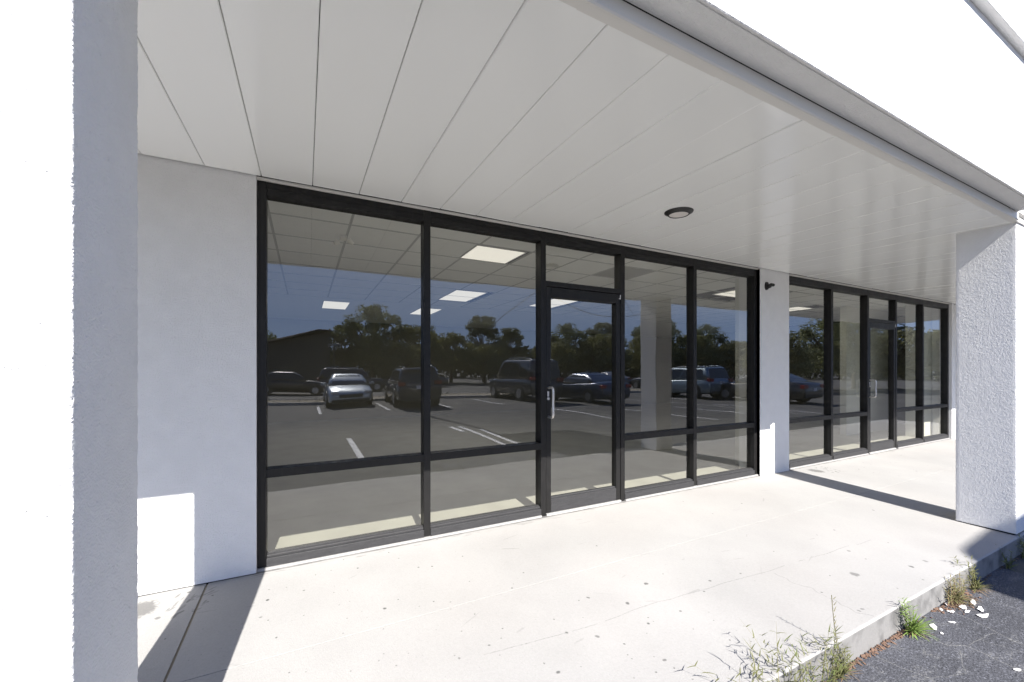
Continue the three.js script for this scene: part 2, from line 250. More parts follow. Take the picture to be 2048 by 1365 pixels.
for (const [k, [x0, x1, x2]] of FX.entries()) {
  const xb = k ? x0 : -4.3, xe = k ? x1 : 15;
  mesh('soffit_trim', [k ? prismX([[2.14, SOF(2.14) - 0.0005], [2.177, SOF(2.177) - 0.0015], [2.177, 2.73], [2.14, 2.73]], 13.9, 15) : prismX([[2.139, SOF(2.139) - 0.001], [2.1775, SOF(2.1775) - 0.001], [2.1775, 2.73], [2.139, 2.73]], xb, 13.9), prismX([[2.1805, SOF(2.18) - 0.004], [2.19, SOF(2.19) - 0.006], [2.196, SOF(2.19) - 0.001], [2.196, 2.7005], [2.1805, 2.7005]], k ? x0 : xb, x1)], M.trim, bld);
  mesh('fascia_board', prismX([[2.184, 2.7008], [2.1925, 2.7008], [2.1925, 2.7548], [2.184, 2.7548]], x0, x1), M.trim, bld);
  mesh('fascia_wall', prismX([[2.1965, 2.756], [2.312, 2.756], [2.314, 2.761], [2.317, 2.761], [2.319, 2.756], [2.3265, 2.756], [2.33, 2.7595], [2.33, 3.8], [2.1965, 3.8]], x0, x2), M.stucco, bld);
  mesh('cornice', prismX([[2.18, 3.8], [2.379, 3.8], [2.382, 3.803], [2.382, 4.7], [2.18, 4.7]], x0, x2), M.stuccoFine, bld);
}
mesh('roof', [box(-4.3, 2.85, -9.4, 15, 2.95, 2.18)], M.stuccoFine, bld);
mesh('parapet', [box(5.385, 2.76, 1.9, 5.955, 4.7, 2.195)], M.stuccoFine, bld);

// stucco columns: noisy hand-floated arrises
function column(x0, x1, z0, z1, y1, label, fine) {
  const ya = fine < 1 ? -SL * z0 + 0.008 : -SL * z1 - 0.02, ring = [], R = 0.007, cs = [[x1, z1, 0], [x0, z1, 1], [x0, z0, 2], [x1, z0, 3]];
  for (const [cx, cz, q] of cs) for (let k = 0; k <= 4; k++) { const t = (q + k / 4) * Math.PI / 2; const ox = q === 0 || q === 3 ? cx - R : cx + R, oz = q < 2 ? cz - R : cz + R; ring.push([ox + R * Math.cos(t), oz + R * Math.sin(t), 1]); }
  const out = []; for (let q = 0; q < 4; q++) { // on each face, points 14 mm from the arris stay still
    const c5 = ring.slice(q * 5, q * 5 + 5), nx = ring[((q + 1) % 4) * 5], l = c5[4], dx = nx[0] - l[0], dz = nx[1] - l[1], L = Math.hypot(dx, dz);
    out.push(...c5.map((p) => [p[0], p[1], 1]), [l[0] + dx / L * 0.004, l[1] + dz / L * 0.004, 0.6], [l[0] + dx / L * 0.012, l[1] + dz / L * 0.012, 0], [nx[0] - dx / L * 0.012, nx[1] - dz / L * 0.012, 0], [nx[0] - dx / L * 0.004, nx[1] - dz / L * 0.004, 0.6]);
  }
  const n = out.length, rows = Math.round((y1 - ya) / 0.005), pos = [], idx = [];
  for (let r = 0; r <= rows; r++) { const y = lerp(ya, y1, r / rows); for (let i = 0; i < n; i++) { const [x, z, am] = out[i], e = ((vnoise(y * 190, i * 0.35 + x0 * 7, 1e6, 1) - 0.5) * 0.0016 + (vnoise(y * 46, i * 0.3, 1e6, 2) - 0.5) * 0.0022) * fine * am; const cx = (x0 + x1) / 2, cz = (z0 + z1) / 2, l = Math.hypot(x - cx, z - cz); pos.push(x + (x - cx) / l * e, y, z + (z - cz) / l * e); } }
  for (let r = 0; r < rows; r++) for (let i = 0; i < n; i++) { const a = r * n + i, b = r * n + (i + 1) % n, c = a + n, d = b + n; idx.push(a, c, b, b, c, d); }
  const g = new THREE.BufferGeometry(); g.setAttribute('position', new THREE.Float32BufferAttribute(pos, 3)); g.setIndex(idx);
  g.computeVertexNormals(); const q = metreUV(g, 1, 0.21, 0.4);
  const base = fine < 1 ? box(x0 + 0.012, -0.08, z0 + 0.012, x1 - 0.012, ya, z1 - 0.012) : null;
  const m = mesh('stucco_column', q, fine < 1 ? M.stuccoCoarse : M.stucco); m.userData = { label, category: 'column' }; if (base) mesh('base_joint', base, M.dark, m); return m;
}
column(-0.796, -0.4289, 1.785, 2.1636, 2.70, 'near white stucco column filling the left edge of the view', 1);
const col2 = column(5.513, 5.89, 1.785, 2.1636, 3.5, 'white stucco column at the right with weeds at its foot', 0.5);
{ // its left face, where the sun grazes it: the float finish as real relief
  const z0 = 1.796, z1 = 2.154, y0 = -0.026, y1 = 2.72, nz = 90, ny = 690, g = new THREE.PlaneGeometry(z1 - z0, y1 - y0, nz, ny), p = g.attributes.position, uv = g.attributes.uv;
  for (let i = 0; i < p.count; i++) { const z = p.getX(i) + (z0 + z1) / 2, y = p.getY(i) + (y0 + y1) / 2, w = 2.2 * vnoise(z * 22, y * 22, 1e6, 0), edge = clamp(Math.min(z - z0, z1 - z, y - y0) / 0.012), h = edge * (0.55 * vnoise(z * 130 + w, y * 90 + w * 0.7, 1e6, 1) + 0.3 * vnoise(z * 210, y * 170 + w, 1e6, 2) + 0.25 * vnoise(z * 30, y * 24, 1e6, 0)) * 0.00125; p.setXYZ(i, 5.5128 - h, y, z); uv.setXY(i, z + 0.21, y + 0.4); }
  const ix = g.index; for (let i = 0; i < ix.count; i += 3) { const a = ix.getX(i); ix.setX(i, ix.getX(i + 1)); ix.setX(i + 1, a); } g.computeVertexNormals();
  const nrm = g.attributes.normal; if (nrm.getX(0) > 0) { for (let i = 0; i < ix.count; i += 3) { const a = ix.getX(i); ix.setX(i, ix.getX(i + 1)); ix.setX(i + 1, a); } g.computeVertexNormals(); }
  mesh('stucco_face', g, M.stuccoFine, col2);
}
// ---------------------------------------------------------------- storefronts
const ZF = -0.04, ZB = -0.15, ZG = -0.092;
function bar(x0, y0, x1, y1, z0 = ZB, z1 = ZF) { return box(x0, y0, z0, x1, y1, z1, 0.0025); }
function pane(name, x0, y0, x1, y1, parent, z = ZG) { const g = new THREE.PlaneGeometry(x1 - x0 + 0.016, y1 - y0 + 0.016, 14, 22), p = g.attributes.position, k = x0 * 3.1 + y0 * 1.7, ta = 0.0017 * Math.sin(k * 5.3 + parent.position.x), tb = 0.0012 * Math.cos(k * 7.9);
  for (let i = 0; i < p.count; i++) { const x = p.getX(i), y = p.getY(i); p.setZ(i, x * ta + y * tb + 0.00012 * Math.sin(x * 9 + y * 4 + k) + 0.0001 * Math.sin(y * 11 - x * 5 + 2 * k)); } // slightly bowed sheets, as set in their gaskets
  g.computeVertexNormals(); g.translate((x0 + x1) / 2, (y0 + y1) / 2, z); return mesh(name, g, M.glass, parent); }
function storefront(label, X, group) { // X: the right edges of jamb, mullions ..., jamb; 6 posts
  const W = 0.056, s = thing('storefront_window', label, 'shopfront', [0, 0, 0], 0, group), H0 = 2.645, H1 = 2.738, R0 = 0.645, R1 = 0.706, S1 = 0.1, D = 2;
  X.forEach((x, i) => {
    const j = mesh(i === 0 || i === 5 ? 'jamb' : 'mullion', [bar(x - W, i === 2 || i === 3 ? 0.002 : 0.02, x, H1)], M.bronze, s);
    mesh('glazing_stop', [box(x - W / 2 - 0.012, 0.1, ZG - 0.02, x - W / 2 + 0.012, H0, ZG + 0.016)].map((g) => g), M.bronze, s); void j;
  });
  for (let i = 0; i < 5; i++) {
    const a = X[i] + 0.0004, b = X[i + 1] - W - 0.0004;
    mesh('head_rail', [bar(a, H0, b, H1 - 0.0015), box(a, H0 + 0.045, ZF - 0.0005, b, H0 + 0.05, ZF + 0.004)], M.bronze, s);
    if (i === D) {
      mesh('transom_bar', bar(a, 2.218, b, 2.268, ZB, ZF - 0.001), M.bronze, s); pane('pane', a, 2.268, b, H0, s);
    } else {
      mesh('middle_rail', bar(a, R0, b, R1, ZB, ZF - 0.001), M.bronze, s);
      mesh('sill', [bar(a, 0.018, b, S1 - 0.022, ZB, ZF + 0.006), box(a, S1 - 0.022, ZB, b, S1 - 0.006, ZF - 0.012, 0.003), box(a, S1 - 0.006, ZG - 0.02, b, S1, ZG + 0.02)], M.sill, s);
      pane('pane', a, R1, b, H0, s); pane('pane', a, S1, b, R0, s);
    }
  }
  mesh('head_flashing', box(X[0] - W, 2.7385, -0.14, X[5], 2.749, -0.004), M.trim, s);
  mesh('sill_flashing', [box(X[0] - W, 0.0015, -0.14, X[2] - W, 0.0175, -0.022), box(X[3], 0.0015, -0.14, X[5], 0.0175, -0.022)], std({ color: rgb(0.36, 0.35, 0.34), roughness: 0.6 }), s);
  return s;
}
const BX1 = [-0.245, 0.931, 2.06, 3.05, 4.175, 5.34], BX2 = [6.075, 7.24, 8.36, 9.37, 10.48, 11.64];
storefront('dark bronze storefront window frame and glass nearest the viewer, left of the pier', BX1);
storefront('farther dark bronze storefront window frame and glass, right of the pier', BX2);
function door(label, a, b, pos) {
  const d = thing('glass_door', label, 'door', pos), w = b - a - 0.008, z0 = -0.118, z1 = -0.044, B = 0.024, T = 2.213, S = 0.056;
  const q = (x0, y0, x1, y1) => box(x0, y0, z0, x1, y1, z1, 0.003);
  mesh('stile', q(0, B, S, T), M.bronze, d); mesh('stile', q(w - S, B, w, T), M.bronze, d);
  mesh('top_rail', q(S + 0.0005, 2.114, w - S - 0.0005, T - 0.001), M.bronze, d); mesh('bottom_rail', [q(S + 0.0005, B, w - S - 0.0005, 0.15), box(S + 0.001, 0.15, z0 + 0.01, w - S - 0.001, 0.165, z1 - 0.012, 0.003)], M.sill, d);
  pane('pane', S, 0.16, w - S, 2.114, d, -0.082);
  mesh('threshold', box(0, 0.001, -0.15, w, 0.02, -0.03), std({ color: rgb(0.6, 0.59, 0.57), roughness: 0.4, metalness: 0.4 }), d);
  const h = mesh('handle', tube([[0.028, 1.235, z1 - 0.004], [0.028, 1.235, z1 + 0.06], [0.028, 1.22, z1 + 0.078], [0.028, 1.09, z1 + 0.08], [0.028, 0.967, z1 + 0.078], [0.028, 0.952, z1 + 0.06], [0.028, 0.952, z1 - 0.004]], 0.0118, 60, 12), M.steel, d);
  const l = new THREE.CylinderGeometry(0.014, 0.014, 0.008, 18); l.rotateX(Math.PI / 2); l.translate(0.022, 1.13, z1 + 0.003); mesh('lock_cylinder', l, M.steel, d); void h;
  mesh('push_plate', box(0.013, 1.15, z1, 0.031, 1.2, z1 + 0.003), std({ color: rgb(0.5, 0.5, 0.52), roughness: 0.5 }), d);
  mesh('pivot', [box(w - 0.02, 2.16, z1, w - 0.004, 2.172, z1 + 0.012), box(w - 0.008, 2.172, z1, w - 0.003, 2.205, z1 + 0.01)], std({ color: rgb(0.75), roughness: 0.4 }), d);
  return d;
}
door('dark framed glass door with steel pull handle in the nearer storefront', BX1[2], BX1[3] - 0.056, [BX1[2] + 0.004, 0, 0]);
door('dark framed glass door with steel pull handle in the farther storefront', BX2[2], BX2[3] - 0.056, [BX2[2] + 0.004, 0, 0]);

// ---------------------------------------------------------------- interior
struct('shop_floor', box(-4.2, -0.2, -9.2, 14, -0.004, -0.055), M.floor);
struct('back_wall', box(-4.2, 0, -9.3, 14, 2.9, -9.2), M.wallIn);
struct('side_wall', box(-4.3, 0, -9.2, -4.2, 2.9, -0.23), M.wallIn);
struct('side_wall', box(14, 0, -9.2, 14.1, 2.9, -0.31), M.wallIn);
struct('wall_stub', box(5.7, 0, -0.6, 6.05, 2.85, -0.305), M.wallLight); struct('wall_stub', box(11.3, 0, -0.6, 11.8, 2.85, -0.305), M.wallLight);
struct('partition', box(10.25, 0, -1.32, 12.2, 2.758, -1.2), M.wallLight);
const ceil = struct('ceiling', box(-4.2, 2.79, -9.2, 14, 2.83, -0.15), M.dark);
const TP = 0.64, tx0 = -0.31 - TP * 3, tz0 = -0.14, lightsAt = [[3, 1, 1, 1], [4, 5, 1, 2], [0, 0, 0, 0]];
const troffers = [[1.65, -0.8, 0.62, 0.58], [2.27, -3.3, 0.58, 1.1], [0.31, -5.55, 0.5, 1.1], [2.24, -5.6, 0.5, 1.15], [4.2, -3.25, 0.6, 1.05], [6.5, -1.05, 0.65, 0.55], [9.4, -1.7, 0.62, 1.1]];
const inTroffer = (x0, z0, x1, z1) => troffers.some(([a, b, w, d]) => Math.min(x1, a + w) - Math.max(x0, a) > 0.12 && Math.min(z1, b) - Math.max(z0, b - d) > 0.12);
const zl = [-0.14]; for (let k = 0; k < 15; k++) zl.push(-0.775 - k * 0.62);
const tm2 = std({ color: rgb(0.33, 0.32, 0.3), roughness: 0.9 });
for (let i = 0; i < 24; i++) for (let k = 0; k < 8; k++) {
  const x0 = tx0 + i * 0.653 - 0.01, x1 = x0 + 0.653, za = zl[k], zb = zl[k + 1]; if (x1 > 13.9 || inTroffer(x0, zb, x1, za)) continue;
  const dark = i === 9 && k === 1; mesh(dark ? 'air_grille' : 'ceiling_tile', box(x0 + 0.012, 2.765, zb + 0.012, x1 - 0.012, 2.788, za - 0.012), dark ? tm2 : M.tile, ceil);
}
mesh('ceiling_tile_field', box(-2.2, 2.765, -9.19, 13.9, 2.788, zl[8]), M.tile, ceil).userData.kind = 'stuff';
{
  const gx = [], gz = []; for (let i = 0; i <= 24; i++) { const x = tx0 + i * 0.653 - 0.01; if (x < 13.9) gx.push(box(x - 0.0115, 2.7625, zl[8], x + 0.0115, 2.772, -0.16)); }
  for (let k = 1; k <= 8; k++) gz.push(box(-2.24, 2.7605, zl[k] - 0.0115, 13.9, 2.77, zl[k] + 0.0115));
  mesh('ceiling_grid', [...gx, ...gz], M.tbar, ceil);
}
const glow = std({ color: rgb(0.8), emissive: rgb(1, 0.95, 0.87), emissiveIntensity: 0.36, roughness: 0.6 });
const TL = ['lit square ceiling panel just inside the nearer storefront', 'lit ceiling panel second from the glass, left of the door', 'lit ceiling panel deep inside above the white car reflection', 'lit ceiling panel deep inside behind the first mullion', 'lit ceiling panel seen through the top of the glass door', 'lit ceiling panel past the white wall stub', 'lit ceiling panel inside the farther storefront'];
troffers.forEach(([x, z, w, d], i) => {
  const t = thing('ceiling_light', TL[i], 'ceiling light', [x, 2.757, z], 0, 'ceiling light panels inside the shop'), f = 0.014;
  mesh('lens', box(f, 0.004, -d + f, w - f, 0.007, -f), glow, t);
  mesh('light_frame', [box(0, 0, -d, w, 0.012, -d + f), box(0, 0, -f, w, 0.012, 0), box(0, 0.0005, -d + f, f, 0.012, -f), box(w - f, 0.0005, -d + f, w, 0.012, -f)], M.tbar, t);
  const L = new THREE.RectAreaLight(rgb(1, 0.95, 0.87), 1.5, w - 0.05, d - 0.05); L.position.set(w / 2, -0.003, -d / 2); L.rotation.x = -Math.PI / 2; L.name = 'panel_light'; t.add(L);
});
// ---------------------------------------------------------------- fittings
{
  const c = [2.768, 0.921], d = thing('recessed_downlight', 'round recessed downlight with black rim in the white soffit', 'downlight', [c[0], SOF(c[1]), c[1]]);
  d.rotation.x = 0.0251;
  mesh('rim', new THREE.LatheGeometry([[0.0745, -0.022], [0.078, -0.028], [0.083, -0.027], [0.098, -0.014], [0.114, -0.006], [0.116, 0.003]].map((p) => new THREE.Vector2(...p)), 48), M.black, d);
  mesh('lens', new THREE.LatheGeometry([[0, -0.027], [0.05, -0.026], [0.077, -0.0225]].map((p) => new THREE.Vector2(...p)), 36), std({ color: rgb(0.72, 0.68, 0.64), roughness: 0.5 }), d);
}
{
  const s = thing('security_camera', 'small black camera bracket on the white pier', 'camera', [5.47, 2.525, 0]); s.scale.setScalar(0.85);
  const b = new THREE.CylinderGeometry(0.04, 0.045, 0.03, 24); b.rotateX(Math.PI / 2); b.scale(0.8, 1.45, 1); b.translate(0, 0, 0.014); mesh('base_plate', b, M.black, s);
  const k = new THREE.SphereGeometry(0.034, 20, 14); k.translate(0.012, -0.006, 0.045); mesh('ball_joint', k, M.black, s);
  const h = new THREE.CapsuleGeometry(0.024, 0.03, 6, 16); h.rotateZ(Math.PI / 2 - 0.25); h.rotateY(-0.75); h.translate(0.035, 0.01, 0.075); mesh('housing', h, M.black, s);
}
{
  const d = thing('emergency_light', 'small two-lamp emergency fitting hanging from the ceiling grid behind the first pane', 'light fitting', [0.34, 2.757, -1.15]), w = std({ color: rgb(0.75, 0.73, 0.68), roughness: 0.4 });
  mesh('mount', box(-0.03, -0.03, -0.05, 0.03, 0, 0.05, 0.005), w, d);
  for (const [x, z] of [[0.07, 0.02], [-0.06, -0.05]]) { const g = new THREE.CylinderGeometry(0.028, 0.016, 0.05, 16); g.rotateZ(x > 0 ? 0.9 : -0.9); g.translate(x, -0.055, z); mesh('lamp_head', [g, tube([[0, -0.02, 0], [x * 0.5, -0.03, z * 0.5], [x, -0.05, z]], 0.005, 8, 6)], w, d); }
}
// ---------------------------------------------------------------- weeds, litter, chips along the kerb
const green = (h) => std({ color: h, roughness: 0.8, side: THREE.DoubleSide });
const G1 = green(rgb(0.115, 0.12, 0.042)), G2 = green(rgb(0.17, 0.155, 0.065)), G3 = green(rgb(0.095, 0.12, 0.03)), DRY = green(rgb(0.2, 0.135, 0.075));
function blade(p, dir, len, w, droop, seg = 5) {
  const pos = [], side = new THREE.Vector3(-dir.z, 0, dir.x).normalize(), c = p.clone(), d = dir.clone().normalize(); let prev = null;
  for (let i = 0; i <= seg; i++) { const t = i / seg, ww = w * (1 - t * t) * 0.5 + 0.0002, a = c.clone().addScaledVector(side, ww), b = c.clone().addScaledVector(side, -ww); if (prev) pos.push(...prev[0].toArray(), ...prev[1].toArray(), ...a.toArray(), ...prev[1].toArray(), ...b.toArray(), ...a.toArray()); prev = [a, b]; d.y -= droop / seg; d.normalize(); c.addScaledVector(d, len / seg); }
  const g = new THREE.BufferGeometry(); g.setAttribute('position', new THREE.Float32BufferAttribute(pos, 3)); g.computeVertexNormals(); return { g, end: c, dir: d };
}
function weed(label, x, z, o) {
  const t = thing('weed', label, 'weed', [x, GY + 0.003, z], 0, 'weeds along the kerb'), bl = [], st = [], dr = [];
  for (let i = 0; i < (o.blades || 0); i++) { const a = rr(0, 6.28), e = rr(0.35, 1.3); bl.push(blade(new THREE.Vector3(rr(-1, 1) * o.r * 0.4, 0, rr(-0.4, 1) * 0.015), new THREE.Vector3(Math.cos(a) * Math.cos(e), Math.sin(e), Math.abs(Math.sin(a)) * Math.cos(e) * 0.8 - 0.1), rr(0.4, 1) * o.h, o.w || 0.0075, rr(0.3, 1.1)).g); }
  for (let i = 0; i < (o.stems || 0); i++) {
    const a = rr(0, 6.28), lean = rr(0.1, 0.75) * (o.lean || 1), dir = new THREE.Vector3(Math.cos(a) * lean, 1, Math.sin(a) * lean * 0.5 - 0.12), S = blade(new THREE.Vector3(rr(-1, 1) * o.r, 0, rr(0, 0.02)), dir, rr(0.55, 1) * (o.sh || o.h * 1.6), 0.0028, rr(0.1, 0.9), 8); st.push(S.g);
    const pp = S.g.attributes.position; for (let k = 2; k < 8; k++) { const q = new THREE.Vector3().fromBufferAttribute(pp, k * 6), b = rr(0, 6.28); for (let m = 0; m < 2; m++) { const bb = b + m * 2.6; bl.push(blade(q, new THREE.Vector3(Math.cos(bb), rr(0.2, 1), Math.sin(bb) * 0.7), rr(0.015, 0.055), 0.0052, rr(0, 0.8), 3).g); } }
  }
  for (let i = 0; i < (o.dry || 0); i++) { const a = rr(0, 6.28); dr.push(blade(new THREE.Vector3(rr(-1, 1) * o.r, 0.002, rr(0, 0.03)), new THREE.Vector3(Math.cos(a), rr(0.02, 0.5), Math.abs(Math.sin(a)) * 0.8), rr(0.04, 0.12), 0.004, rr(0.2, 0.8), 4).g); }
  const stuff = (m) => { m.userData.kind = 'stuff'; }; if (bl.length) stuff(mesh('leaves', bl, o.m || G1, t)); if (st.length) stuff(mesh('stems', st, o.ms || G2, t)); if (dr.length) stuff(mesh('dry_leaves', dr, DRY, t)); return t;
}
weed('sprawling weed with thin stems at the bottom edge, leftmost along the kerb', 2.02, 2.215, { r: 0.14, h: 0.17, blades: 40, stems: 14, sh: 0.42, lean: 1.4, dry: 20 });
weed('low trailing weed at the bottom edge, beyond the leftmost tall weeds', 1.74, 2.215, { r: 0.12, h: 0.15, blades: 40, stems: 12, sh: 0.44, lean: 1.6, dry: 10 });
weed('leafy weed with long leaning seed stalks beside the tall single stalk', 2.25, 2.22, { r: 0.09, h: 0.15, blades: 46, stems: 8, sh: 0.36, lean: 1.3, m: G3, dry: 14 });
const tall = weed('weed clump with one tall upright stalk against the kerb', 2.47, 2.2, { r: 0.1, h: 0.13, blades: 36, stems: 16, sh: 0.26, lean: 0.9, dry: 20 });
{ const S = [], q = [[0, 0, 0.01], [0.005, 0.13, 0.005], [-0.02, 0.28, 0], [-0.035, 0.43, -0.005]]; S.push(tube(q, 0.0017, 20, 5)); for (let k = 0; k < 18; k++) { const f = 0.3 + 0.7 * k / 18; S.push(blade(new THREE.Vector3(lerp(0.005, -0.035, f), 0.43 * f, 0.003), new THREE.Vector3(k % 2 ? 1 : -1, rr(0.6, 1.6), rr(-0.4, 0.4)), rr(0.015, 0.05) * (1.2 - f * 0.5), 0.0036, 0.2, 3).g); } mesh('stalk', S.map((g) => { g.deleteAttribute('uv'); return g; }), G2, tall); }
weed('bright green grass tuft growing from the kerb crack', 3.29, 2.212, { r: 0.05, h: 0.17, w: 0.008, blades: 90, stems: 9, sh: 0.24, lean: 0.5, m: green(rgb(0.16, 0.24, 0.05)), dry: 26 });
weed('bushy olive weed beside the white paint flakes', 4.0, 2.205, { r: 0.13, h: 0.12, blades: 110, stems: 22, sh: 0.22, m: G2, ms: DRY, dry: 60 });
weed('upright weed at the edge of the dark shadow on the asphalt', 4.36, 2.205, { r: 0.08, h: 0.12, blades: 46, stems: 12, sh: 0.25, dry: 26 });
weed('small weed in the shade at the foot of the right column', 5.47, 2.215, { r: 0.1, h: 0.1, blades: 26, stems: 8, sh: 0.24, m: G3 });
weed('thin dark weed on the kerb edge in the shaded corner', 5.05, 2.212, { r: 0.05, h: 0.1, blades: 14, stems: 6, sh: 0.22, m: G3 });
{
  const lit = [], m = std({ color: rgb(0.15, 0.09, 0.06), roughness: 0.9, side: THREE.DoubleSide });
  for (let k = 0; k < 420; k++) { const x = k < 110 ? 2.72 + rr(-0.2, 0.25) : k < 190 ? 3.12 + rr(-0.15, 0.2) : k < 330 ? 3.98 + rr(-0.3, 0.3) : rr(1.5, 5.6), d = rnd() * rnd() * (x > 3.7 && x < 4.35 ? 0.12 : 0.035); const g = new THREE.SphereGeometry(rr(0.003, 0.009), 5, 4); g.scale(rr(0.8, 2.6), rr(0.15, 0.5), rr(0.5, 1.2)); g.rotateY(rr(0, 3)); g.rotateX(rr(-0.5, 0.5)); g.translate(x, GY + 0.008, 2.192 + d); lit.push(g); }
  const o = mesh('leaf_litter', lit, m); o.userData = { kind: 'stuff', label: 'brown leaf litter gathered along the foot of the kerb', category: 'litter' };
}
{
  const cm = std({ color: rgb(0.68, 0.66, 0.64), roughness: 0.8 });
  const C = [['tall white flake standing nearest the kerb beside the olive weed', 3.86, 2.205, 0.05, 0.03, 0.9], ['small white flake left of the standing flake', 3.76, 2.21, 0.05, 0.025, 0.2], ['white flake lying between the small flake and the brown twigs', 3.79, 2.25, 0.06, 0.03, 0.1], ['curled white flake in the middle of the pile', 3.92, 2.27, 0.09, 0.04, 0.4], ['lower white flake of the middle pile', 3.88, 2.3, 0.07, 0.03, 0.3], ['long white flake at the back of the pile', 4.06, 2.28, 0.11, 0.04, 0.2], ['wide white flake on the right of the pile', 4.0, 2.33, 0.1, 0.045, 0.15], ['largest pointed white flake at the front of the pile', 3.9, 2.36, 0.12, 0.05, 0.12], ['tiny white flake beneath the olive weed', 4.1, 2.215, 0.03, 0.02, 0.1], ['flat white flake beside the green grass tuft', 3.47, 2.26, 0.12, 0.05, 0.04], ['small pale flake at the tip of the flat flake', 3.43, 2.315, 0.035, 0.022, 0.05], ['narrow white flake alone on the asphalt', 3.64, 2.3, 0.06, 0.02, 0.05], ['pale flake alone at the right of the asphalt', 3.37, 2.62, 0.045, 0.025, 0.05], ['white scrap at the bottom edge below the weeds', 2.53, 2.33, 0.06, 0.04, 0.2]];
  for (const [label, x, z, a, b, tilt] of C) {
    const s = new THREE.Shape(), n = 9; for (let k = 0; k < n; k++) { const t = k / n * 6.283, q = rr(0.5, 1.15); s[k ? 'lineTo' : 'moveTo'](Math.cos(t) * a * 0.44 * q, Math.sin(t) * b * 0.4 * q); } s.closePath();
    const g = new THREE.ExtrudeGeometry(s, { depth: 0.002, bevelEnabled: false, steps: 1 }); const p = g.attributes.position; for (let i = 0; i < p.count; i++) p.setZ(i, p.getZ(i) + (p.getX(i) / a) ** 2 * a * 0.25); g.rotateX(-Math.PI / 2 + tilt); g.rotateY(rr(-0.7, 0.7)); g.computeVertexNormals();
    g.computeBoundingBox(); const m = mesh('paint_flake', g, cm); m.position.set(x, GY + 0.006 - g.boundingBox.min.y, z); m.userData = { label, category: 'paint flake', group: 'white flakes on the asphalt by the kerb' };
  }
}
// ---------------------------------------------------------------- the lot that the glass mirrors: cars, trees, far building; and an added shadow-casting sign
{
  const t = thing('added_shadow_sign', 'added unseen pole sign with rounded cabinet, put in the lot to cast the shadow at the right column', 'sign', [4.62, GY, 10.6]);  // added occluder out of view; its rounded cabinet shapes the shadow by the column
  const s = new THREE.Shape(), w = 2.2, y0 = 4.8, y1 = 8.15, r = 0.32, xa = -0.85; s.moveTo(xa, y0); s.lineTo(xa + w, y0); s.lineTo(xa + w, y1 - r); s.quadraticCurveTo(xa + w, y1, xa + w - r, y1); s.lineTo(xa + r, y1 - 0.09); s.quadraticCurveTo(xa, y1 - 0.12, xa, y1 - r - 0.1); s.closePath();
  mesh('cabinet', new THREE.ExtrudeGeometry(s, { depth: 0.22, bevelEnabled: true, bevelSize: 0.015, bevelThickness: 0.015, bevelSegments: 2 }), std({ color: rgb(0.6), roughness: 0.6 }), t);
  const p = new THREE.CylinderGeometry(0.055, 0.06, 8.0, 16); p.translate(-0.84, 4.0, 0.11); mesh('pole', p, std({ color: rgb(0.08), roughness: 0.6 }), t);
}
const glassCar = phys({ color: rgb(0.02, 0.024, 0.026), roughness: 0.04, clearcoat: 0.5 }), rubber = std({ color: rgb(0.015), roughness: 0.85 }), alloy = std({ color: rgb(0.45), metalness: 0.8, roughness: 0.35 }), plasticD = std({ color: rgb(0.02), roughness: 0.6 }), chrome = std({ color: rgb(0.7), metalness: 1, roughness: 0.15 });
function loftRings(rings, caps = true) { const n = rings[0].length, pos = [], idx = []; rings.forEach((r) => r.forEach((p) => pos.push(...p))); for (let j = 0; j < rings.length - 1; j++) for (let i = 0; i < n; i++) { const a = j * n + i, b = j * n + (i + 1) % n; idx.push(a, b, a + n, b, b + n, a + n); } if (caps) for (let i = 1; i < n - 1; i++) { idx.push(0, i + 1, i); const o = (rings.length - 1) * n; idx.push(o, o + i, o + i + 1); } const g = new THREE.BufferGeometry(); g.setAttribute('position', new THREE.Float32BufferAttribute(pos, 3)); g.setIndex(idx); g.computeVertexNormals(); return g; }
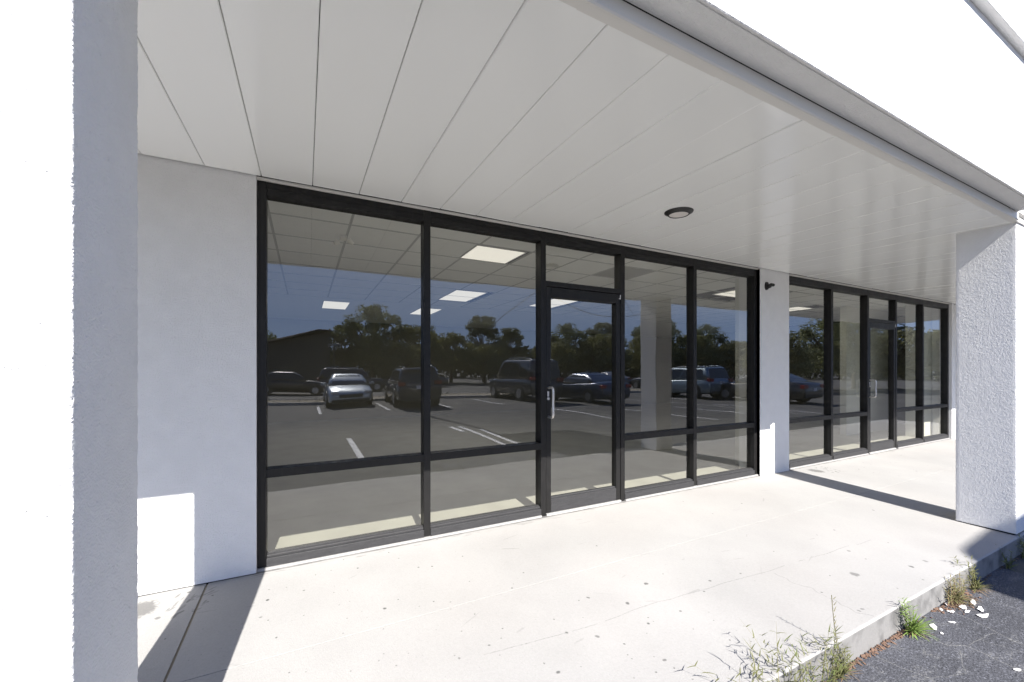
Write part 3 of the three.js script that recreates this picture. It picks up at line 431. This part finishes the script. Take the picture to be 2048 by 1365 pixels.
function car(label, category, name, o, pos, turn) {
  const t = thing(name, label, category, pos, turn, 'vehicles parked in the lot'), L = o.L, W = o.W / 2, m = phys({ color: o.color, roughness: 0.32, metalness: 0.35, clearcoat: 1, clearcoatRoughness: 0.04 });
  // lower body: stations along local z (front is +z): [z, top y, half width, bottom y]
  const ring = ([z, y, w, b]) => { const r = [], mid = lerp(b, y, 0.45); for (const [fx, fy] of [[0.86, 0], [0.97, 0.08], [1, 0.35], [0.995, 0.62], [0.965, 0.86], [0.88, 0.97], [0.5, 1.02]]) r.push([w * fx, lerp(b, y, fy), z]); for (const [fx, fy] of [[0.5, 1.02], [0.88, 0.97], [0.965, 0.86], [0.995, 0.62], [1, 0.35], [0.97, 0.08], [0.86, 0]]) r.push([-w * fx, lerp(b, y, fy), z]); void mid; return r.reverse(); };
  const S = o.st.map(([f, y, w, b]) => [L * (f - 0.5), y, W * w, b]); mesh('body', loftRings(S.map(ring)), m, t);
  // cabin between belt and roof
  const [b0, b1, r0, r1, by, ry, wr] = o.cab.map((v, i) => (i < 4 ? L * (v - 0.5) : v)), hw = W * 0.93, hr = W * wr;
  const oct = (z0, z1, w, y, k) => [[w, y, z0 + k], [w, y, z1 - k], [w - k * 0.7, y, z1], [-w + k * 0.7, y, z1], [-w, y, z1 - k], [-w, y, z0 + k], [-w + k * 0.7, y, z0], [w - k * 0.7, y, z0]];
  mesh('cabin', loftRings([oct(b0, b1, hw, by - 0.05, 0.14), oct(lerp(b0, r0, 0.5), lerp(b1, r1, 0.5), lerp(hw, hr, 0.45), lerp(by, ry, 0.5), 0.14), oct(r0, r1, hr, ry - 0.05, 0.14), oct(r0 + 0.1, r1 - 0.12, hr - 0.1, ry, 0.14)]), m, t);
  const sx = (f) => lerp(hw, hr, f * 0.95) + 0.012, zz = (f, e) => (e ? lerp(b1, r1, f) - 0.17 : lerp(b0, r0, f) + 0.17), Y = (f) => lerp(by, ry - 0.05, f);
  const cuts = o.win; for (const s of [-1, 1]) for (let i = 0; i < cuts.length - 1; i++) { const P = (f, c) => [s * sx(f), Y(f), lerp(zz(f, 0), zz(f, 1), c)]; mesh('side_window', poly([P(0.1, cuts[i] + 0.012), P(0.1, cuts[i + 1] - 0.012), P(0.92, cuts[i + 1] - 0.012), P(0.92, cuts[i] + 0.012)]), glassCar, t); }
  const WS = (e, z) => { const q = (f, s) => [s * (lerp(hw, hr, f) - 0.12), Y(f), (e ? lerp(b1, r1, f) + 0.014 : lerp(b0, r0, f) - 0.014)]; return poly([q(0.08, -1), q(0.08, 1), q(0.94, 1), q(0.94, -1)]); };
  mesh('windshield', WS(1), glassCar, t); mesh('rear_window', WS(0), glassCar, t);
  for (const [f, s] of [[o.wh[0], 1], [o.wh[0], -1], [o.wh[1], 1], [o.wh[1], -1]]) {
    const R = o.R, w = new THREE.CylinderGeometry(R, R, 0.22, 28); w.rotateZ(Math.PI / 2); w.translate(s * (W - 0.1), R, L * (f - 0.5)); const wl = mesh('wheel', w, rubber, t);
    const rim = new THREE.CylinderGeometry(R * 0.64, R * 0.6, 0.02, 20); rim.rotateZ(Math.PI / 2); rim.translate(s * (W + 0.014), R, L * (f - 0.5)); mesh('rim', rim, alloy, wl);
    const arch = new THREE.CylinderGeometry(R * 1.16, R * 1.16, 0.03, 28, 1, false); arch.rotateZ(Math.PI / 2); arch.translate(s * (W * 0.985), R * 1.04, L * (f - 0.5)); mesh('wheel_arch', arch, plasticD, t);
  }
  const zf = S[S.length - 1][0], zr = S[0][0], fy = o.lampF, rY = o.lampR;
  for (const s of [-1, 1]) {
    mesh('headlight', box(Math.min(s * W * 0.55, s * W * 0.86), fy - 0.06, zf - 0.14, Math.max(s * W * 0.55, s * W * 0.86), fy + 0.06, zf + 0.012, 0.02), phys({ color: rgb(0.6), roughness: 0.08, clearcoat: 1 }), t);
    mesh('tail_light', box(Math.min(s * W * 0.62, s * W * 0.95), rY - 0.08, zr - 0.012, Math.max(s * W * 0.62, s * W * 0.95), rY + 0.08, zr + 0.14, 0.02), std({ color: rgb(0.25, 0.01, 0.01), roughness: 0.25 }), t);
    mesh('mirror', box(Math.min(s * W * 0.97, s * (W + 0.2)), by, lerp(b1, r1, 0.25) - 0.26, Math.max(s * W * 0.97, s * (W + 0.2)), by + 0.13, lerp(b1, r1, 0.25) - 0.13, 0.03), m, t);
  }
  mesh('grille', box(-W * 0.5, fy - 0.24, zf - 0.1, W * 0.5, fy - 0.08, zf + 0.008, 0.02), plasticD, t);
  mesh('front_bumper', box(-W * 0.8, 0.27, zf - 0.15, W * 0.8, 0.4, zf + 0.005, 0.03), plasticD, t); mesh('rear_bumper', box(-W * 0.8, 0.3, zr - 0.008, W * 0.8, 0.46, zr + 0.15, 0.03), plasticD, t);
  mesh('licence_plate', box(-0.15, rY - 0.22, zr - 0.016, 0.15, rY - 0.07, zr + 0.05), std({ color: rgb(0.7), roughness: 0.5 }), t);
  if (o.rack) for (const s of [-1, 1]) mesh('roof_rail', tube([[s * hr * 0.8, ry + 0.01, r0 + 0.2], [s * hr * 0.8, ry + 0.06, r0 + 0.4], [s * hr * 0.8, ry + 0.06, r1 - 0.5], [s * hr * 0.8, ry + 0.01, r1 - 0.3]], 0.016, 16, 6), chrome, t);
  return t;
}
const SEDAN = { L: 4.8, W: 1.84, R: 0.33, wh: [0.2, 0.8], lampF: 0.68, lampR: 0.82, st: [[0, 0.78, 0.86, 0.34], [0.02, 0.98, 0.93, 0.24], [0.12, 1.04, 0.98, 0.2], [0.3, 1.0, 1, 0.18], [0.65, 0.96, 1, 0.18], [0.78, 0.93, 0.99, 0.19], [0.92, 0.82, 0.95, 0.21], [0.985, 0.68, 0.88, 0.25], [1, 0.56, 0.8, 0.32]], cab: [0.1, 0.72, 0.27, 0.57, 0.95, 1.45, 0.66], win: [0.08, 0.5, 0.97] };
const SUV = { L: 4.8, W: 1.92, R: 0.37, wh: [0.2, 0.81], lampF: 0.86, lampR: 1.02, rack: 1, st: [[0, 0.8, 0.9, 0.42], [0.012, 1.08, 0.95, 0.34], [0.1, 1.1, 0.99, 0.26], [0.35, 1.1, 1, 0.25], [0.7, 1.08, 1, 0.25], [0.86, 1.02, 0.98, 0.26], [0.97, 0.9, 0.92, 0.3], [1, 0.72, 0.84, 0.4]], cab: [0.015, 0.74, 0.07, 0.6, 1.06, 1.72, 0.76], win: [0.03, 0.27, 0.62, 0.97] };
const VAN = { ...SUV, L: 5.2, W: 2.0, R: 0.39, lampF: 0.95, lampR: 1.15, st: SUV.st.map(([f, y, w, b]) => [f, y * 1.08, w, b + 0.06]), cab: [0.01, 0.8, 0.03, 0.66, 1.15, 2.05, 0.8], win: [0.03, 0.32, 0.62, 0.97] };
const c = (h) => new THREE.Color(h);
car('pale silver sedan facing the shop, mirrored in the first tall pane', 'car', 'parked_car', { ...SEDAN, color: rgb(0.42, 0.47, 0.5) }, [1.7, GY, 17.6], Math.PI);
car('dark SUV backed toward the shop beside the pale silver sedan', 'car', 'parked_car', { ...SUV, color: rgb(0.03, 0.032, 0.036) }, [4.35, GY, 15.9], 0.04);
car('tall dark van with its side mirrored left of the door', 'van', 'parked_van', { ...VAN, color: rgb(0.035, 0.04, 0.05) }, [10.3, GY, 15.8], 0.02);
car('dark blue sedan mirrored in the glass door', 'car', 'parked_car', { ...SEDAN, color: rgb(0.025, 0.045, 0.09) }, [12.75, GY, 13.6], -0.04);
car('slate blue SUV mirrored right of the glass door', 'car', 'parked_car', { ...SUV, color: rgb(0.22, 0.28, 0.31) }, [19.8, GY, 13.3], 0);
car('charcoal sedan mirrored in the last pane before the pier', 'car', 'parked_car', { ...SEDAN, color: rgb(0.03, 0.03, 0.03) }, [20.6, GY, 9.2], 0);
car('black sedan parked across the far aisle in front of the gabled building', 'car', 'parked_car', { ...SEDAN, color: rgb(0.012) }, [-0.9, GY, 27.5], Math.PI / 2);
[['black hatchback far across the lot behind the pale sedan', SUV, 0.02, 0.02, 0.03, 3.1, 29, 1.57], ['dark grey sedan far across the lot left of the tall van', SEDAN, 0.05, 0.05, 0.05, 8.4, 31, 1.6], ['navy sedan far across the lot behind the blue sedan', SEDAN, 0.02, 0.03, 0.07, 19, 21.5, 0.2], ['silver sedan far across the lot behind the blue sedan', SEDAN, 0.3, 0.3, 0.3, 24, 25, 0.3], ['black sedan far across the lot left of the slate SUV', SEDAN, 0.02, 0.02, 0.025, 24.5, 20, 0.1]].forEach(([l, k, r, g, b, x, z, a]) => car(l, 'car', 'parked_car', { ...k, color: rgb(r, g, b) }, [x, GY, z], a));
// kerbed planting strip at the head of the far stalls
{
  const kerbM = std({ color: rgb(0.42, 0.4, 0.37), roughness: 0.9 }), kg = new THREE.Group(); kg.name = 'planting_strip'; kg.userData.kind = 'structure'; scene.add(kg);
  mesh('kerb', [box(-14, GY - 0.05, 18.0, 30, GY + 0.13, 18.15, 0.02), box(-14, GY - 0.05, 20.6, 30, GY + 0.13, 20.75, 0.02)], kerbM, kg);
  mesh('bed', box(-14, GY - 0.05, 18.15, 30, GY + 0.1, 20.6), std({ color: rgb(0.25, 0.22, 0.17), roughness: 1 }), kg);
  const gr = []; for (let i = 0; i < 1500; i++) { const p = new THREE.Vector3(rr(-14, 30), GY + 0.1, 18.2 + rr(0, 2.35)); gr.push(blade(p, new THREE.Vector3(rr(-0.4, 0.4), 1, rr(-0.4, 0.4)), rr(0.06, 0.2), 0.02, 0.5, 2).g); }
  const o = mesh('grass', gr, green(rgb(0.14, 0.15, 0.06))); o.userData = { kind: 'stuff', label: 'dry grass in the planting strip across the lot', category: 'grass' };
}
{
  const b = thing('gabled_building', 'low brown building with a shallow gable beyond the far cars', 'building', [0, GY, 36]), wm = std({ color: rgb(0.11, 0.095, 0.075), roughness: 0.95 }), rm = std({ color: rgb(0.07, 0.06, 0.055), roughness: 0.9 });
  const s = new THREE.Shape(); s.moveTo(-12, 0); s.lineTo(1.7, 0); s.lineTo(1.7, 4.95); s.lineTo(0.9, 5.05); s.lineTo(-3.2, 3.85); s.lineTo(-12, 1.8); s.closePath();
  const g = new THREE.ExtrudeGeometry(s, { depth: 9, bevelEnabled: false }); mesh('wall', metreUV(g), wm, b);
  mesh('roof', [loftRings([[[1.9, 5.0, -0.4], [1.9, 5.1, -0.4], [0.9, 5.2, -0.4], [-3.2, 4.0, -0.4], [-12, 1.95, -0.4], [-12, 1.82, -0.4], [-3.2, 3.87, -0.4], [0.9, 5.07, -0.4]], [[1.9, 5.0, 9.2], [1.9, 5.1, 9.2], [0.9, 5.2, 9.2], [-3.2, 4.0, 9.2], [-12, 1.95, 9.2], [-12, 1.82, 9.2], [-3.2, 3.87, 9.2], [0.9, 5.07, 9.2]]])], rm, b);
  mesh('downpipe', box(1.72, 0, -0.12, 1.84, 5, -0.02), rm, b); mesh('door', box(-6, 0, -0.05, -4.8, 2.1, 0), rm, b);
}
function lampPost(label, x, z, h) { const t = thing('lamp_post', label, 'lamp post', [x, GY, z]), p = new THREE.CylinderGeometry(0.05, 0.08, h, 10); p.translate(0, h / 2, 0); const pm = std({ color: rgb(0.05), roughness: 0.7 }); mesh('pole', p, pm, t); mesh('lamp_head', box(-0.45, h - 0.02, -0.16, 0.45, h + 0.09, 0.16, 0.03), std({ color: rgb(0.3), roughness: 0.5 }), t); return t; }
lampPost('lamp post rising beside the gabled building', 2.0, 33, 3.6); lampPost('slim lamp post behind the slate SUV', 32, 27, 3.4);
{
  const w = thing('power_line', 'sagging black overhead cable mirrored above the glass door', 'cable', [0, 0, 22]), bm = std({ color: rgb(0.01), roughness: 0.8 });
  mesh('cable', tube([[31, 9.2, 0], [28.1, 7.32, 0], [25.76, 6.42, 0], [24.1, 5.9, 0], [22.5, 5.72, 0], [20.5, 5.68, 0], [18.57, 6.06, 0], [16.76, 6.56, 0], [14.5, 7.3, 0]], 0.022, 60, 5), bm, w);
  mesh('cable', tube([[24.1, 5.9, 0], [23.5, 6.6, 0.05], [23.0, 7.25, 0.1], [22.4, 8.4, 0.2]], 0.02, 12, 5), bm, w);
  mesh('cable', tube([[16.2, 8.0, 0], [14.7, 6.94, 0], [13.2, 5.9, 0], [11.9, 4.98, 0], [10.8, 3.9, 0]], 0.022, 30, 5), bm, w);
}
// trees: trunk with limbs, crown of small leaf faces in clumps
const bark = std({ color: rgb(0.09, 0.07, 0.05), roughness: 1 });
function makeTree(label, h, w, leaves, tone, clumps) {
  const t = thing('broadleaf_tree', label, 'tree', [0, 0, 0], 0, 'trees across the lot'), tr = [], trunk = new THREE.CylinderGeometry(0.1, 0.22, h * 0.45, 10); trunk.translate(0, h * 0.225, 0); trunk.deleteAttribute('uv'); tr.push(trunk);
  const cs = []; for (let i = 0; i < clumps; i++) { const a = rr(0, 6.28), e = rnd(), y = h * (0.28 + 0.65 * e), rad = w * 0.43 * Math.pow(rnd(), 0.45) * Math.sqrt(1 - ((e - 0.4) / 0.66) ** 2); cs.push([Math.cos(a) * rad, y, Math.sin(a) * rad, rr(0.06, 0.12) * w]); if (i % 3 === 0) { const g = tube([[0, h * 0.3, 0], [Math.cos(a) * rad * 0.5, lerp(h * 0.38, y, 0.6), Math.sin(a) * rad * 0.5], [Math.cos(a) * rad, y, Math.sin(a) * rad]], 0.045, 6, 5); g.deleteAttribute('uv'); tr.push(g); } }
  cs.push([w * 0.03, h * 0.93, 0, w * 0.07]);
  mesh('trunk', tr, bark, t);
  const pos = [], nor = [], col = [];
  for (let i = 0; i < leaves; i++) {
    const C = cs[(rnd() * cs.length) | 0], v = new THREE.Vector3(rr(-1, 1), rr(-1, 1), rr(-1, 1)).normalize(), q = C[3] * Math.cbrt(rr(0.25, 1)) * (0.8 + 0.45 * rnd()), p = new THREE.Vector3(C[0] + v.x * q, C[1] + v.y * q * 0.8, C[2] + v.z * q);
    const n = v.clone().add(new THREE.Vector3(rr(-1, 1), rr(-0.6, 1), rr(-1, 1))).normalize(), a = new THREE.Vector3(rr(-1, 1), rr(-1, 1), rr(-1, 1)).cross(n).normalize(), b = n.clone().cross(a), s = rr(0.08, 0.17);
    const c4 = [p.clone().addScaledVector(a, s), p.clone().addScaledVector(b, s * 0.55), p.clone().addScaledVector(a, -s), p.clone().addScaledVector(b, -s * 0.55)];
    for (const k of [0, 1, 2, 0, 2, 3]) pos.push(c4[k].x, c4[k].y, c4[k].z);
    const f = rr(0.75, 1.3), y = rr(0, 0.02); for (let k = 0; k < 6; k++) { nor.push(n.x, n.y, n.z); col.push(tone[0] * f + y, tone[1] * f + y * 0.6, tone[2] * f); }
  }
  const g = new THREE.BufferGeometry(); g.setAttribute('position', new THREE.Float32BufferAttribute(pos, 3)); g.setAttribute('normal', new THREE.Float32BufferAttribute(nor, 3)); g.setAttribute('color', new THREE.Float32BufferAttribute(col, 3));
  mesh('crown', g, phys({ vertexColors: true, roughness: 0.95, transmission: 0.45, thickness: 0, side: THREE.DoubleSide }), t); return t;
}
const T1 = makeTree('big round tree crowning the view behind the pale silver sedan', 8.4, 8.2, 11000, [0.14, 0.16, 0.055], 105);
const T2 = makeTree('tall loose tree behind the tall dark van', 8.2, 6.2, 8500, [0.12, 0.135, 0.055], 80);
const T3 = makeTree('low bushy tree filling the gap right of the big round tree', 6.2, 7.0, 10000, [0.18, 0.185, 0.06], 105);
T1.position.set(5.9, GY, 40); T2.position.set(19, GY, 42); T3.position.set(10.2, GY, 39);
[[T1, 'round tree showing left of the gable', -4.6, 44, 0.75, 0.72], [T2, 'slim tree just right of the gable corner', 3.0, 42, 0.8, 0.78], [T2, 'tree between the van and the door mullion', 22.8, 43, 0.85, 0.85], [T3, 'bush-like tree left of the tall loose tree', 14.2, 40, 0.95, 0.9], [T1, 'wide tree over the left half of the glass door', 31.0, 42, 0.92, 0.95], [T2, 'tree over the right half of the glass door', 36.8, 42, 1.05, 1.03], [T3, 'low tree beneath the two trees in the door', 33.8, 38, 1.05, 1.0], [T1, 'dark domed tree right of the door', 47.5, 42, 1.15, 1.12], [T3, 'low tree right of the domed tree', 43, 39, 1.1, 1.05], [T3, 'low tree beside the last mullion', 52, 40, 1.1, 1.15], [T1, 'round tree in the last pane before the pier', 59, 42, 1.0, 1.08], [T3, 'low tree at the right of the last pane', 64.5, 41, 1.05, 1.05], [T3, 'low tree behind the dark SUV', 8.0, 36, 0.85, 0.7], [T3, 'low tree at the foot of the tall loose tree', 17.5, 38, 0.8, 0.7], [T3, 'low tree behind the blue sedan', 26.5, 38, 0.95, 0.8], [T3, 'leafy tree on the left of the farther storefront', 31, 14.5, 0.72, 0.72], [T2, 'taller tree in the second pane of the farther storefront', 41, 14, 1.0, 0.95], [T3, 'leafy tree right of the farther door', 41, 11.5, 0.85, 0.8], [T3, 'leafy tree at the far right of the farther storefront', 47, 9.5, 0.9, 0.85], [T1, 'broad tree in the middle of the farther storefront', 36, 13.5, 0.75, 0.72]].forEach(([s, l, x, z, k, ky], i) => copyOf(s, l, [x, GY, z], i * 1.7, [k, ky, k]));
// far tree belt closing the horizon
{
  const pos = [], nor = [], col = [];
  for (let i = 0; i < 26000; i++) { const a = rr(-0.55, 1.5), d = rr(60, 74), x = Math.sin(a) * d * 1.35, z = Math.cos(a) * d * 0.95, hh = 3.2 + 2.8 * fbm(a * 9, 1, 999, 4), y = GY + hh * Math.pow(rnd(), 0.7), s = rr(0.25, 0.55), n = new THREE.Vector3(rr(-1, 1), rr(-0.4, 1), rr(-1, 1)).normalize(), u = new THREE.Vector3(rr(-1, 1), rr(-1, 1), rr(-1, 1)).cross(n).normalize(), v = n.clone().cross(u), f = rr(0.7, 1.3); for (const [p, q] of [[1, 0], [0, 0.6], [-1, 0], [1, 0], [-1, 0], [0, -0.6]]) { pos.push(x + (u.x * p + v.x * q) * s, y + (u.y * p + v.y * q) * s, z + (u.z * p + v.z * q) * s); nor.push(n.x, n.y, n.z); col.push(0.07 * f, 0.08 * f, 0.032 * f); } }
  const g = new THREE.BufferGeometry(); g.setAttribute('position', new THREE.Float32BufferAttribute(pos, 3)); g.setAttribute('normal', new THREE.Float32BufferAttribute(nor, 3)); g.setAttribute('color', new THREE.Float32BufferAttribute(col, 3));
  const o = mesh('far_woodland', g, std({ vertexColors: true, roughness: 0.9, side: THREE.DoubleSide })); o.userData = { kind: 'stuff', label: 'far belt of trees along the horizon across the lot', category: 'woodland' };
}
renderer.render(scene, camera);
